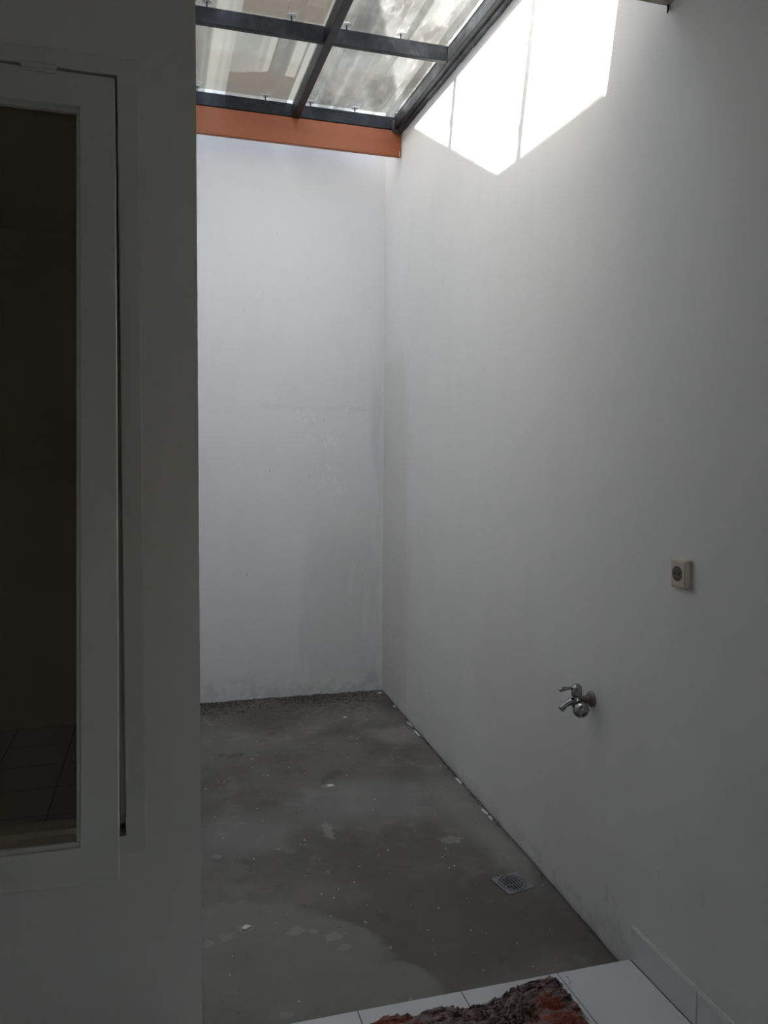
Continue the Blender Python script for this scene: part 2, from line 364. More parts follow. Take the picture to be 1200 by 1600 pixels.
def ring_y(bm, x0, x1, z0, z1, wl, wr, wb, wt, y0, y1):
    """rectangular frame in the xz plane, y0..y1 deep, with seamless corners"""
    o_ = [(x0, z0), (x1, z0), (x1, z1), (x0, z1)]; i_ = [(x0 + wl, z0 + wb), (x1 - wr, z0 + wb), (x1 - wr, z1 - wt), (x0 + wl, z1 - wt)]
    L_ = [[bm.verts.new((x, y, z)) for x, z in p_] for p_, y in ((o_, y0), (i_, y0), (i_, y1), (o_, y1))]
    for a, b in ((0, 1), (1, 2), (2, 3), (3, 0)):
        for k in range(4): bm.faces.new((L_[a][k], L_[a][(k + 1) % 4], L_[b][(k + 1) % 4], L_[b][k]))
    bmesh.ops.recalc_face_normals(bm, faces=bm.faces)
    es = [e_ for e_ in bm.edges if len(e_.link_faces) == 2 and e_.calc_face_angle(0) > 1.0]
    bmesh.ops.bevel(bm, geom=es, offset=0.0025, segments=2, affect='EDGES', profile=0.5)
def empty(name, loc=(0, 0, 0), parent=None):
    o = bpy.data.objects.new(name, None); COL.objects.link(o); o.location = loc; o.empty_display_size = 0.05
    if parent: o.parent = parent
    return o
def tag(o, label=None, cat=None, group=None, kind=None):
    if label: o['label'] = label
    if cat: o['category'] = cat
    if group: o['group'] = group
    if kind: o['kind'] = kind
    return o
def struct(name, bm, mat, label, cat='wall'):
    return tag(mesh_obj(name, bm, mat), label, cat, kind='structure')
def B(*a, bev=0.0):
    bm = bmesh.new(); box(bm, *a, bev=bev); return bm

# ------------------------------------------------------------------ the setting
YF = 2.7225; XC = -1.2477
def floor_z(y): return -0.044 + 0.0405 * y
def roof_z(y): return 3.36 + 0.05 * (y - 2.38)            # underside of the purlins

struct('wall_right', B(0, 0.15, -4.35, 2.87, -0.3, 3.455), M['wall_right'], 'long white plastered wall with tap and socket, sunlit at its top')
struct('wall_far', B(-3.35, 0, YF, YF + 0.13, -0.3, 3.60), M['wall_far'], 'white plastered end wall of the yard below the orange board')
# wall with the window, its opening left free
WX0, WX1, WZ0, WZ1 = -2.14, -1.3785, 0.5099, 2.3956
bm = bmesh.new()
box(bm, WX1, XC, 0, 0.12, -0.3, 2.9)
box(bm, -2.35, WX0, 0, 0.12, -0.3, 2.9); box(bm, -3.2, -3.10, 0, 0.12, -0.3, 2.9); box(bm, -3.10, -2.35, 0, 0.12, 2.05, 2.9); box(bm, -3.10, -2.35, 0, 0.12, -0.3, 0.0)  # unseen doorway gap, added to let light in behind the glass
box(bm, WX0, WX1, 0, 0.12, -0.3, WZ0)
box(bm, WX0, WX1, 0, 0.12, WZ1, 2.9)
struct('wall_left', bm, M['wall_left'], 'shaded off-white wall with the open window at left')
struct('wall_lining', B(-3.2, XC - 0.12, YF - 0.02, YF, 0.0, 2.72), M['wall_room'], 'cream end wall of the dark room behind the window glass')
struct('wall_side', B(XC - 0.12, XC, 0.12, YF, -0.3, 2.9), M['wall'], 'white side wall of the room behind the window, facing the yard')
struct('wall_outer', B(-3.35, -3.2, -4.35, YF, -0.3, 2.9), M['wall'], 'white outer wall of the rooms on the left')
bm = bmesh.new()
box(bm, -3.2, -0.80, -4.35, -4.2, -0.3, 2.9); box(bm, -0.12, 0, -4.35, -4.2, -0.3, 2.9); box(bm, -0.80, -0.12, -4.35, -4.2, -0.3, 1.25); box(bm, -0.80, -0.12, -4.35, -4.2, 1.77, 2.9)  # opening added out of view to brighten the window wall
struct('wall_rear', bm, M['wall'], 'white wall behind the viewer with an added unseen opening for fill light')
bm = bmesh.new()
box(bm, -3.2, 0, -4.2, -0.10, 2.72, 2.80); box(bm, -3.2, XC, -0.10, 0.0, 2.72, 2.80)
struct('ceiling', bm, M['wall'], 'flat white ceiling over the tiled room', 'ceiling')
struct('ceiling_bedroom', B(-3.2, XC - 0.12, 0.12, YF, 2.72, 2.80), M['wall_room'], 'ceiling of the dark room behind the window', 'ceiling')
struct('roof_slab', B(-3.35, 0.0, -5.3, 0.093, 3.20, 3.28), M['mortar'], 'house roof slab whose edge ends the patch of sun', 'roof')
struct('wall_fascia', B(XC, 0, -0.18, -0.10, 2.72, 3.20), M['wall'], 'white strip of wall above the ceiling edge', 'wall')
struct('roof_bedroom', B(-3.2, XC, 0.0, YF, 2.9, 2.98), M['mortar'], 'flat roof slab over the room behind the window', 'roof')
# stepped and gabled wall above the side room: its outline shapes the foot of the sun patch
bm = bmesh.new()
def back(y, z, x=XC): t = (x - 0.0) / 1.0; return (y + 0.27 * t, z - 1.18 * t)
q2 = back(1.052, 2.665); q3 = back(-0.3, 2.60); q1 = back(2.129, 3.285)
sl_ = (q1[1] - q2[1]) / (q1[0] - q2[0])
prism(bm, [(q3[0], 2.98), (YF, 2.98), (YF, q2[1] + sl_ * (YF - q2[0])), q2, q3], 'x', XC - 0.12, XC)
struct('wall_upper', bm, M['wall'], 'gabled upper wall above the side room, beyond the roof edge')
tag(mesh_obj('trim_1', B(XC, -0.002, -0.10, -0.065, 2.708, 2.80), M['beige_trim']), 'beige ceiling edge trim meeting the white wall at top right', 'trim', kind='structure')

# yard floor: uneven slab, falling gently towards the tiles, with a ragged joint along the walls
bm = bmesh.new()
NX, NY = 60, 130
grid = []
for j in range(NY + 1):
    row = []
    for i in range(NX + 1):
        x = XC + 0.001 + (-0.003 - XC - 0.001) * i / NX; y = 0.004 + (YF - 0.006) * j / NY
        if i == NX: x = -0.004 - 0.010 * max(0, mnoise.noise(Vector((0, y * 5, 3)))) - 0.003 * abs(mnoise.noise(Vector((1, y * 23, 0))))
        if j == NY: y = YF - 0.004 - 0.010 * max(0, mnoise.noise(Vector((x * 5, 9, 3)))) - 0.004 * abs(mnoise.noise(Vector((x * 25, 2, 0))))
        z = floor_z(y) + 0.004 * mnoise.noise(Vector((x * 2.2, y * 2.2, 0))) + 0.0012 * mnoise.noise(Vector((x * 14, y * 14, 5)))
        if y > 2.45: z += 0.010 * (y - 2.45) / 0.27 * max(0, mnoise.noise(Vector((x * 16, y * 16, 8))))
        rr_ = math.hypot(x + 0.141, y - 0.524)
        if rr_ < 0.16: z += (floor_z(0.524) - 0.0015 - z) * min(1, (0.16 - rr_) / 0.07)
        row.append(bm.verts.new((x, y, z)))
    grid.append(row)
for j in range(NY):
    for i in range(NX):
        q4 = (grid[j][i], grid[j][i + 1], grid[j + 1][i + 1], grid[j + 1][i]); cx_ = sum(q.co.x for q in q4) / 4; cy_ = sum(q.co.y for q in q4) / 4
        if math.hypot(cx_ + 0.141, cy_ - 0.524) > 0.042: bm.faces.new(q4)               # hole under the drain
ext = [e_ for e_ in bm.edges if len(e_.link_faces) == 1]
ret = bmesh.ops.extrude_edge_only(bm, edges=ext)
for v_ in ret['geom']:
    if isinstance(v_, bmesh.types.BMVert): v_.co.z = -0.12
fl = struct('floor', bm, M['concrete'], 'raw grey concrete floor of the yard with paint spots', 'floor')
for p_ in fl.data.polygons: p_.use_smooth = True
struct('floor_base', B(XC, 0, 0, YF, -0.2, -0.12), M['mortar'], 'dark bed under the concrete slab', 'floor')

# tiled room floor: bed, then the tiles themselves
tf = struct('floor_tiled', B(-3.2, 0, -4.2, 0.0, -0.2, -0.0015), M['grout'], 'white tiled floor at the bottom edge, grey joints', 'floor')
def tile_mesh(nm, wx, wy):
    bm = bmesh.new(); box(bm, 0.0015, wx - 0.0015, -wy + 0.0015, -0.0005, -0.009, 0.0, bev=0.0009, seg=1)
    me = bpy.data.meshes.new(nm); bmesh.ops.recalc_face_normals(bm, faces=bm.faces); bm.to_mesh(me); bm.free(); me.materials.append(M['tile']); return me
tfull = tile_mesh('floor_tile', 0.297, 0.3); tcut = tile_mesh('floor_tile_cut', 0.240, 0.3)
for r_ in range(5):
    for k in range(11):
        if k == 0: o = bpy.data.objects.new('floor_tile', tcut); o.location = (-0.248, -0.3 * r_, 0)
        else:
            if -0.248 - 0.297 * k < -3.2: continue
            o = bpy.data.objects.new('floor_tile', tfull); o.location = (-0.248 - 0.297 * k, -0.3 * r_, 0)
        COL.objects.link(o); o.parent = tf
far_t = mesh_obj('floor_tile_field', B(-3.2, -0.008, -4.2, -1.5, -0.009, 0.0), M['tilefloor'], tf)
far_t['kind'] = 'stuff'
struct('floor_bedroom', B(-3.2, XC - 0.12, 0.12, YF, -0.2, 0.0), M['tilefloor'], 'tiled floor of the dark room behind the window glass', 'floor')
bb = tag(empty('baseboard_right', (0, 0, 0)), 'white tile skirting along the foot of the right wall', 'baseboard', kind='structure')
bm = bmesh.new(); box(bm, -0.008, 0, -0.2985, -0.0015, 0.001, 0.1, bev=0.0008, seg=1)
sk = mesh_obj('skirting_tile', bm, M['skirt'], bb)
for k in range(1, 14):
    o = sk.copy(); COL.objects.link(o); o.location = (0, -0.3 * k, 0); o.parent = bb
mesh_obj('grout_strip', B(-0.0062, 0, -4.2, 0.0, 0.0995, 0.1028), plain('pale_grout', (0.62, 0.61, 0.58), 0.9, 0, 0.1, 80, 0.3), bb)
mesh_obj('grout_backing', B(-0.0055, 0, -4.2, -0.001, 0.0, 0.0995), M['grout'], bb)

# ------------------------------------------------------------------ window: frame, top-hung sash standing open
win = tag(empty('window_1', (WX1, 0, WZ0)), 'off-white framed window with its top-hung sash pushed open', 'window', kind='structure')
def wpart(name, bm, mat, parent=None, smooth=False):
    bm.transform(Matrix.Translation(-Vector((WX1, 0, WZ0)))); return mesh_obj(name, bm, mat, parent or win, smooth)
FWD = 0.048
bm = bmesh.new()
ring_y(bm, WX0, WX1, WZ0, WZ1, FWD, FWD, 0.045, 0.040, -0.004, 0.10)
# inner rebate the sash closes against
box(bm, WX1 - FWD - 0.014, WX1 - FWD + 0.002, 0.042, 0.098, WZ0 + 0.045, WZ1 - 0.04); box(bm, WX0 + FWD - 0.002, WX0 + FWD + 0.014, 0.042, 0.098, WZ0 + 0.045, WZ1 - 0.04)
box(bm, WX0 + FWD, WX1 - FWD, 0.042, 0.098, WZ1 - 0.054, WZ1 - 0.038); box(bm, WX0 + FWD, WX1 - FWD, 0.042, 0.098, WZ0 + 0.043, WZ0 + 0.059)
wpart('window_frame', bm, M['win_frame'])
# sash, modelled hanging from the hinge line (y = 0, z = 0 at top) and then swung out
SX1 = -1.4300; SX0 = WX0 + FWD + 0.006; SH = 1.79; ST = 0.077; TH = math.radians(8.6); HZ = 2.3515
def swing(bm):
    bm.transform(Matrix.Translation((0, 0, HZ)) @ Matrix.Rotation(-TH, 4, 'X'))
    return bm
bm = bmesh.new()
ring_y(bm, SX0, SX1, -SH, 0, ST, ST, 0.075, 0.08, 0, 0.036)
sash = wpart('sash', swing(bm), M['win_frame'])
bm = bmesh.new(); box(bm, SX0 + ST - 0.004, SX1 - ST + 0.004, 0.022, 0.027, -SH + 0.071, -0.076)
wpart('pane', swing(bm), M['glass'], sash)
bm = bmesh.new()                                                     # glazing beads round the pane
for a in ((SX0 + ST, SX1 - ST, 0.012, 0.022, -0.089, -0.08), (SX0 + ST, SX1 - ST, 0.010, 0.022, -SH + 0.075, -SH + 0.084)): box(bm, *a)
for a in ((SX0 + ST, SX0 + ST + 0.008, 0.012, 0.022, -SH + 0.084, -0.089), (SX1 - ST - 0.008, SX1 - ST, 0.014, 0.022, -SH + 0.084, -0.089)): box(bm, *a)
wpart('glazing_bead', swing(bm), M['win_frame'], sash)
for hx in (-1.592, -1.93):
    bm = bmesh.new()
    tube(bm, [(hx - 0.037, -0.004, HZ + 0.003), (hx + 0.037, -0.004, HZ + 0.003)], [0.0055, 0.0055], 12)
    box(bm, hx - 0.036, hx + 0.036, -0.0045, -0.002, HZ - 0.010, HZ + 0.012)
    for q in (-0.036, -0.012, 0.012, 0.036): tube(bm, [(hx + q - 0.0015, -0.004, HZ + 0.003), (hx + q + 0.0015, -0.004, HZ + 0.003)], [0.0068, 0.0068], 12)
    wpart('hinge', bm, M['win_frame'], sash)

# ------------------------------------------------------------------ canopy roof over the yard
roof = tag(empty('canopy_roof', (-0.62, 1.4, 3.3)), 'clear corrugated plastic canopy on a black steel frame over the yard', 'roof')
RO = Vector((-0.62, 1.4, 3.3))
def rpart(name, bm, mat, parent=None, smooth=False):
    bm.transform(Matrix.Translation(-RO)); return mesh_obj(name, bm, mat, parent or roof, smooth)
PUR = (2.38, 1.515, 0.70)
RAFX = -0.605
def beam_y(bm, x0, x1, y0, y1, dz0, h):
    vs_ = box(bm, x0, x1, y0, y1, 0, h, bev=0.003)
    for v_ in bm.verts: v_.co.z += roof_z(v_.co.y) + dz0
for yy in PUR:
    for (a, b_) in ((XC + 0.002, RAFX - 0.0195), (RAFX + 0.0195, -0.050)):
        zz = roof_z(yy); bm = bmesh.new(); box(bm, a, b_, yy, yy + 0.028, zz, zz + 0.068, bev=0.003)
        rpart('purlin', bm, M['steel'])
bm = bmesh.new(); beam_y(bm, RAFX - 0.019, RAFX + 0.019, 0.10, 2.405, -0.008, 0.074); rpart('rafter', bm, M['steel'])
bm = bmesh.new(); beam_y(bm, XC + 0.002, XC + 0.04, 0.10, 2.42, -0.008, 0.074); rpart('rafter', bm, M['steel'])
bm = bmesh.new(); beam_y(bm, -0.050, -0.026, 0.10, 2.40, -0.002, 0.070)
rpart('rafter', bm, M['steel'])
# bottom flange and mortar smear bedding the wall rafter
bm = bmesh.new()
segs = 60; prof = []
for i in range(segs + 1):
    y = 0.10 + (2.43 - 0.10) * i / segs
    k = 0.006 * mnoise.noise(Vector((0, y * 9, 1))) + 0.004 * mnoise.noise(Vector((0, y * 31, 4)))
    z = roof_z(y)
    prof.append([bm.verts.new(q) for q in ((-0.026, y, z + 0.06), (-0.026, y, z - 0.001), (-0.022, y, z - 0.010 + k * 0.3), (-0.010, y, z - 0.012 + k * 0.6), (-0.0005, y, z - 0.016 + k), (-0.0005, y, z + 0.06))])
for r0, r1 in zip(prof, prof[1:]):
    for k in range(6): bm.faces.new((r0[k], r0[(k + 1) % 6], r1[(k + 1) % 6], r1[k]))
bm.faces.new(prof[0]); bm.faces.new(prof[-1][::-1])
rpart('mortar_bedding', bm, M['steel_mortar'])
# corner blob of mortar at the end of the wall rafter
bm = bmesh.new(); bmesh.ops.create_icosphere(bm, subdivisions=3, radius=1.0)
for v_ in bm.verts:
    d_ = 1 + 0.25 * mnoise.noise(v_.co * 2.2)
    v_.co = Vector((-0.034 + v_.co.x * 0.032 * d_, 2.385 + v_.co.y * 0.03 * d_, roof_z(2.38) + 0.022 + v_.co.z * 0.042 * d_))
rpart('mortar_lump', bm, M['steel_mortar'], smooth=True)
# two trapezoid-ribbed sheets, ribs running up the slope
def rib_sheet(x0, x1, ribs, mat, lift):
    W0, W1, H = 0.036, 0.020, 0.026
    xs = [(x0, 0)]
    for r_ in ribs: xs += [(r_ - W0, 0), (r_ - W1, H), (r_ + W1, H), (r_ + W0, 0)]
    xs.append((x1, 0)); xs = [q for q in xs if x0 <= q[0] <= x1]
    ys = [0.094 + (YF - 0.10) * i / 8 for i in range(9)]
    bm = bmesh.new(); T = 0.0012
    up = [[bm.verts.new((x, y, roof_z(y) + 0.0695 + h + lift + T)) for x, h in xs] for y in ys]
    dn = [[bm.verts.new((x, y, roof_z(y) + 0.0695 + h + lift)) for x, h in xs] for y in ys]
    for j in range(len(ys) - 1):
        for i in range(len(xs) - 1):
            bm.faces.new((up[j][i], up[j][i + 1], up[j + 1][i + 1], up[j + 1][i])); bm.faces.new((dn[j][i], dn[j + 1][i], dn[j + 1][i + 1], dn[j][i + 1]))
    for j in range(len(ys) - 1):
        for i in (0, len(xs) - 1): bm.faces.new((up[j][i], up[j + 1][i], dn[j + 1][i], dn[j][i]))
    for i in range(len(xs) - 1):
        for j in (0, len(ys) - 1): bm.faces.new((up[j][i], up[j][i + 1], dn[j][i + 1], dn[j][i]))
    # move local so that object coordinates stay world-like for the mud pattern
    me = bpy.data.meshes.new('roof_sheet'); bmesh.ops.recalc_face_normals(bm, faces=bm.faces); bm.to_mesh(me); bm.free(); me.materials.append(mat)
    o = bpy.data.objects.new('roof_sheet', me); COL.objects.link(o); o.parent = roof; o.location = -RO
    return o
RIB_L = (-1.135, -0.765); RIB_R = (-0.52, -0.272, -0.10)
shl = rib_sheet(XC + 0.002, RAFX + 0.03, RIB_L, M['sheet_left'], 0.0); shl['label'] = 'clear sheet with brown mud in its troughs'
shr = rib_sheet(RAFX - 0.02, -0.001, RIB_R, M['sheet_right'], 0.0016); shr['label'] = 'clear sheet hazed with pale dust'
for sh_, xs in ((shl, (-1.127, -0.768)), (shr, (-0.522, -0.272, -0.022))):
    for yy in PUR:
        for x in xs:
            zz = roof_z(yy) + 0.069
            bm = bmesh.new(); hh_ = 0.033
            tube(bm, [(x, yy + 0.014, zz), (x, yy + 0.014, zz + hh_)], [0.0035, 0.0035], 8)
            tube(bm, [(x, yy + 0.014, zz + hh_ - 0.002), (x, yy + 0.014, zz + hh_ + 0.006)], [0.008, 0.007], 6)
            bm.transform(Matrix.Translation(-RO)); bo = mesh_obj('bolt', bm, M['dark_metal'], roof)
            bm = bmesh.new(); tube(bm, [(x, yy + 0.014, zz + hh_ - 0.008), (x, yy + 0.014, zz + hh_ - 0.004), (x, yy + 0.014, zz + hh_ - 0.002)], [0.020, 0.017, 0.008], 14)
            bm.transform(Matrix.Translation(-RO)); mesh_obj('washer', bm, M['white_metal'], bo)
fb = tag(mesh_obj('fascia_board', B(XC + 0.003, -0.003, 2.385, 2.412, 3.217, 3.3585, bev=0.003), M['orange']), 'orange-brown painted board under the black purlin at the far end', 'board')
tag(mesh_obj('plaster_drip', B(-0.014, -0.011, 2.3825, 2.385, 3.216, 3.245), M['flake'], fb))

# little dark hook hanging beside the ceiling trim
bm = bmesh.new(); tube(bm, [(-0.004, -0.068, 2.74), (-0.004, -0.069, 2.71), (-0.006, -0.071, 2.695), (-0.010, -0.074, 2.684)], [0.004, 0.004, 0.0034, 0.002], 8)
tag(mesh_obj('wall_hook', bm, M['dark_metal'], smooth=True), 'small dark hook poking down beside the ceiling trim', 'hook')

# ------------------------------------------------------------------ house beyond the yard
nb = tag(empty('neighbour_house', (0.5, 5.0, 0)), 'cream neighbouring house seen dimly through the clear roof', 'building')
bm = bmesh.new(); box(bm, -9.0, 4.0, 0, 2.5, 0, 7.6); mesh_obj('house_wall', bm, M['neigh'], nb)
bm = bmesh.new(); prism(bm, [(-0.9, 7.5), (3.0, 7.5), (3.0, 7.62), (1.25, 8.7), (-0.9, 7.62)], 'x', -9.3, 4.3); mesh_obj('house_shade_roof', bm, M['roof_tile'], nb)  # unseen roof, its deep eave and length added to shade the wall

# ------------------------------------------------------------------ tap on the right wall
TY, TZ = 0.253, 0.712
tap = tag(empty('water_tap', (0, TY, TZ)), 'chrome lever water tap sticking out of the right wall', 'tap')
bm = bmesh.new(); tube(bm, [(-0.0005, 0, 0), (-0.006, 0, 0), (-0.012, 0, 0), (-0.014, 0, 0)], [0.026, 0.026, 0.019, 0.014], 24); mesh_obj('wall_flange', bm, M['rusty'], tap, True)
bm = bmesh.new(); tube(bm, [(-0.012, 0, 0), (-0.020, 0, 0), (-0.0205, 0, 0), (-0.030, 0, 0), (-0.0305, 0, 0), (-0.050, 0, -0.002)], [0.011, 0.011, 0.014, 0.014, 0.011, 0.011], 20); mesh_obj('inlet_pipe', bm, M['rusty'], tap, True)
bm = bmesh.new(); BX = -0.056
tube(bm, [(BX, 0, -0.030), (BX, 0, -0.026), (BX, 0, -0.012), (BX, 0, 0.000), (BX, 0, 0.010), (BX, 0, 0.012), (BX, 0, 0.016)], [0.009, 0.014, 0.0165, 0.0165, 0.013, 0.0125, 0.015], 24); mesh_obj('valve_body', bm, M['chrome'], tap, True)
bm = bmesh.new()
tube(bm, [(BX, 0, 0.014), (BX, 0, 0.018), (BX, 0, 0.030), (BX, 0, 0.040), (BX, 0, 0.046), (BX, 0, 0.0465), (BX, 0, 0.051), (BX, 0, 0.052)], [0.0150, 0.0168, 0.0172, 0.0170, 0.0162, 0.0100, 0.0098, 0.0090], 24)
hb = mesh_obj('handle_barrel', bm, M['chrome'], tap, True)
bm = bmesh.new(); tube(bm, [(BX - 0.012, 0, 0.041), (BX - 0.028, 0, 0.041), (BX - 0.042, 0, 0.0405), (BX - 0.056, 0, 0.039), (BX - 0.061, 0, 0.0385), (BX - 0.063, 0, 0.0383)], [0.0045, 0.0052, 0.0066, 0.0074, 0.0058, 0.002], 14); mesh_obj('lever', bm, M['chrome'], hb, True)
bm = bmesh.new(); tube(bm, [(BX - 0.006, 0, 0.002), (BX - 0.020, 0, -0.004), (BX - 0.034, 0, -0.010), (BX - 0.042, 0, -0.0145), (BX - 0.047, 0, -0.018), (BX - 0.0475, 0, -0.0184), (BX - 0.056, 0, -0.027)], [0.0105, 0.0095, 0.0088, 0.0088, 0.0088, 0.0105, 0.0105], 18); mesh_obj('spout', bm, M['chrome'], tap, True)
bm = bmesh.new()
d_ = Vector((0.10, -0.86, -0.50)).normalized(); o_ = Vector((BX, 0.0, -0.010))
tube(bm, [o_ + d_ * t for t in (0.004, 0.012, 0.0125, 0.022, 0.032, 0.042, 0.048, 0.0485, 0.0490)], [0.013, 0.014, 0.022, 0.0255, 0.0260, 0.0225, 0.0150, 0.0100, 0.0095], 28); kn = mesh_obj('round_cap', bm, M['chrome'], tap, True)
bm = bmesh.new(); tube(bm, [o_ + d_ * t for t in (0.0485, 0.051)], [0.0090, 0.0085], 20); mesh_obj('cap_centre', bm, M['socket_dark'], kn, True)

# ------------------------------------------------------------------ wall socket
sk_ = tag(empty('power_socket', (0, -0.191, 1.1775)), 'square cream power socket on the right wall above the tap', 'socket')
bm = bmesh.new(); box(bm, -0.016, -0.0003, -0.0345, 0.0345, -0.0395, 0.0395, bev=0.006, seg=3); mesh_obj('housing', bm, M['cream_plastic'], sk_)
bm = bmesh.new(); box(bm, -0.0180, -0.0150, -0.0265, 0.0275, -0.0315, 0.0315, bev=0.0012); fp = mesh_obj('face_plate', bm, M['cream_plastic'], sk_)
bm = bmesh.new(); tube(bm, [(-0.0178, 0.003, 0), (-0.0187, 0.003, 0), (-0.0189, 0.003, 0), (-0.0183, 0.003, 0)], [0.0205, 0.0205, 0.0190, 0.0185], 32); mesh_obj('socket_well', bm, M['socket_dark'], fp)
for q in (-0.0095, 0.0095):
    bm = bmesh.new(); tube(bm, [(-0.0188, q + 0.003, 0), (-0.0192, q + 0.003, 0)], [0.0028, 0.0028], 12); mesh_obj('pin_hole', bm, M['hole'], fp)

# ------------------------------------------------------------------ floor drain
DZ = floor_z(0.524)
dr = tag(empty('floor_drain', (-0.141, 0.524, DZ)), 'square steel floor drain with round slotted grate in the concrete', 'drain')
dr.rotation_euler = (math.atan(0.0405), 0, math.radians(12))
RG = 0.0455
bm = bmesh.new()                                                     # square plate with a round hole
N_ = 48; outer = []; inner = []; inner2 = []
for k in range(N_):
    a = 2 * math.pi * k / N_; c_, s_ = math.cos(a), math.sin(a); q = 0.055 / max(abs(c_), abs(s_))
    outer.append((c_ * q, s_ * q)); inner.append((c_ * (RG + 0.0035), s_ * (RG + 0.0035)))
def ring(pts, z): return [bm.verts.new((x, y, z)) for x, y in pts]
r0 = ring(outer, -0.004); r1 = ring(outer, 0.0032); r2 = ring(inner, 0.0032); r3 = ring(inner, -0.006)
for A_, B_ in ((r0, r1), (r1, r2), (r2, r3)):
    for k in range(N_): bm.faces.new((A_[k], A_[(k + 1) % N_], B_[(k + 1) % N_], B_[k]))
mesh_obj('drain_plate', bm, M['drain'], dr)
bm = bmesh.new(); tube(bm, [(0, 0, -0.06), (0, 0, -0.059), (0, 0, -0.005)], [0.002, RG + 0.003, RG + 0.003], 40)
top_f = max(bm.faces, key=lambda f_: f_.calc_center_median().z if len(f_.verts) > 4 else -9); bmesh.ops.delete(bm, geom=[top_f], context='FACES_ONLY')
mesh_obj('drain_throat', bm, M['hole'], dr)
bm = bmesh.new()                                                     # grate: rim, cross bar and slats
gr_o = [(math.cos(2 * math.pi * k / N_) * RG, math.sin(2 * math.pi * k / N_) * RG) for k in range(N_)]
gr_i = [(math.cos(2 * math.pi * k / N_) * (RG - 0.006), math.sin(2 * math.pi * k / N_) * (RG - 0.006)) for k in range(N_)]
a0 = ring(gr_o, -0.0015); a1 = ring(gr_o, 0.0030); a2 = ring(gr_i, 0.0030); a3 = ring(gr_i, -0.0015)
for A_, B_ in ((a0, a1), (a1, a2), (a2, a3), (a3, a0)):
    for k in range(N_): bm.faces.new((A_[k], A_[(k + 1) % N_], B_[(k + 1) % N_], B_[k]))
gr = mesh_obj('grate', bm, M['drain'], dr)
mesh_obj('cross_bar', B(-math.sqrt(RG ** 2 - 0.006 ** 2) + 0.003, 0.039, -0.009, -0.004, -0.0015, 0.0029), M['drain'], gr)
for k in range(-3, 4):
    x = k * 0.0118; hl = math.sqrt((RG - 0.003) ** 2 - x * x)
    mesh_obj('slat', B(x - 0.0027, x + 0.0027, -hl, hl, -0.0015, 0.0029), M['drain'], gr)

# ------------------------------------------------------------------ crumpled cloth on the tiles
OUT = [(-0.99, -0.115), (-0.90, -0.090), (-0.82, -0.080), (-0.78, -0.066), (-0.71, -0.078), (-0.62, -0.080), (-0.57, -0.090), (-0.51, -0.092), (-0.47, -0.082), (-0.44, -0.058), (-0.40, -0.048), (-0.35, -0.045), (-0.30, -0.040), (-0.272, -0.046),
       (-0.268, -0.066), (-0.292, -0.088), (-0.277, -0.125), (-0.270, -0.17), (-0.280, -0.23), (-0.30, -0.30), (-0.36, -0.37), (-0.50, -0.40), (-0.66, -0.42), (-0.82, -0.40), (-0.95, -0.34), (-1.02, -0.24), (-1.03, -0.16)]
CX, CY = -0.60, -0.20
def sdist(x, y):
    """distance to the outline, positive inside"""
    ins = False; best = 9
    for i in range(len(OUT)):
        x0, y0 = OUT[i]; x1, y1 = OUT[(i + 1) % len(OUT)]
        if (y0 > y) != (y1 > y) and x < (x1 - x0) * (y - y0) / (y1 - y0) + x0: ins = not ins
        dx, dy = x1 - x0, y1 - y0; t = max(0, min(1, ((x - x0) * dx + (y - y0) * dy) / (dx * dx + dy * dy)))
        best = min(best, math.hypot(x - x0 - t * dx, y - y0 - t * dy))
    return best if ins else -best
rag = tag(empty('floor_cloth', (CX, CY, 0)), 'crumpled red, brown and grey printed cloth lying on the white tiles', 'cloth')
bm = bmesh.new(); step = 0.0038; X0, X1, Y0, Y1 = -1.06, -0.24, -0.44, -0.02
nx = int((X1 - X0) / step); ny = int((Y1 - Y0) / step); vg = {}
for j in range(ny + 1):
    for i in range(nx + 1):
        x = X0 + i * step; y = Y0 + j * step
        d_ = sdist(x, y) + 0.006 * mnoise.noise(Vector((x * 40, y * 40, 2)))
        if d_ < -0.0005: continue
        e_ = min(1, max(0, d_) / 0.022); e_ = math.sqrt(1 - (1 - e_) ** 2)
        p_ = Vector((x, y, 0)); wv = Vector((mnoise.noise(p_ * 9), mnoise.noise(p_ * 9 + Vector((5, 5, 5))), 0)) * 0.05
        q_ = p_ + wv
        ridge = 1 - abs(mnoise.noise(Vector((q_.x * 8 + q_.y * 7, q_.y * 52 - q_.x * 17, 1)))) * 2
        ridge2 = 1 - abs(mnoise.noise(Vector((q_.x * 22 + q_.y * 18, q_.y * 100 - q_.x * 36, 4)))) * 2
        big = 0.5 + 0.5 * mnoise.noise(p_ * 7 + Vector((3, 0, 0)))
        z = 0.003 + e_ * (0.006 + 0.010 * big + 0.018 * max(0, ridge) + 0.010 * max(-0.3, ridge2))
        z += 0.016 * max(0, 1 - math.hypot((x + 0.36) / 0.12, (y + 0.14) / 0.10)) * e_
        vg[i, j] = (bm.verts.new((x - CX + wv.x * 0.10, y - CY + wv.y * 0.1, max(0.002, z))), bm.verts.new((x - CX + wv.x * 0.10, y - CY + wv.y * 0.1, 0.0006)))
quads = [(k, ((k[0] + 1, k[1]), (k[0] + 1, k[1] + 1), (k[0], k[1] + 1))) for k in vg]
for k, o3 in quads:
    if all(q in vg for q in o3):
        ks = [k, *o3]
        bm.faces.new([vg[q][0] for q in ks]); bm.faces.new([vg[q][1] for q in ks][::-1])
for e_ in [e_ for e_ in bm.edges if len(e_.link_faces) == 1]:
    pass
bed = [e_ for e_ in bm.edges if len(e_.link_faces) == 1 and abs(e_.verts[0].co.z - 0.0006) > 1e-5]
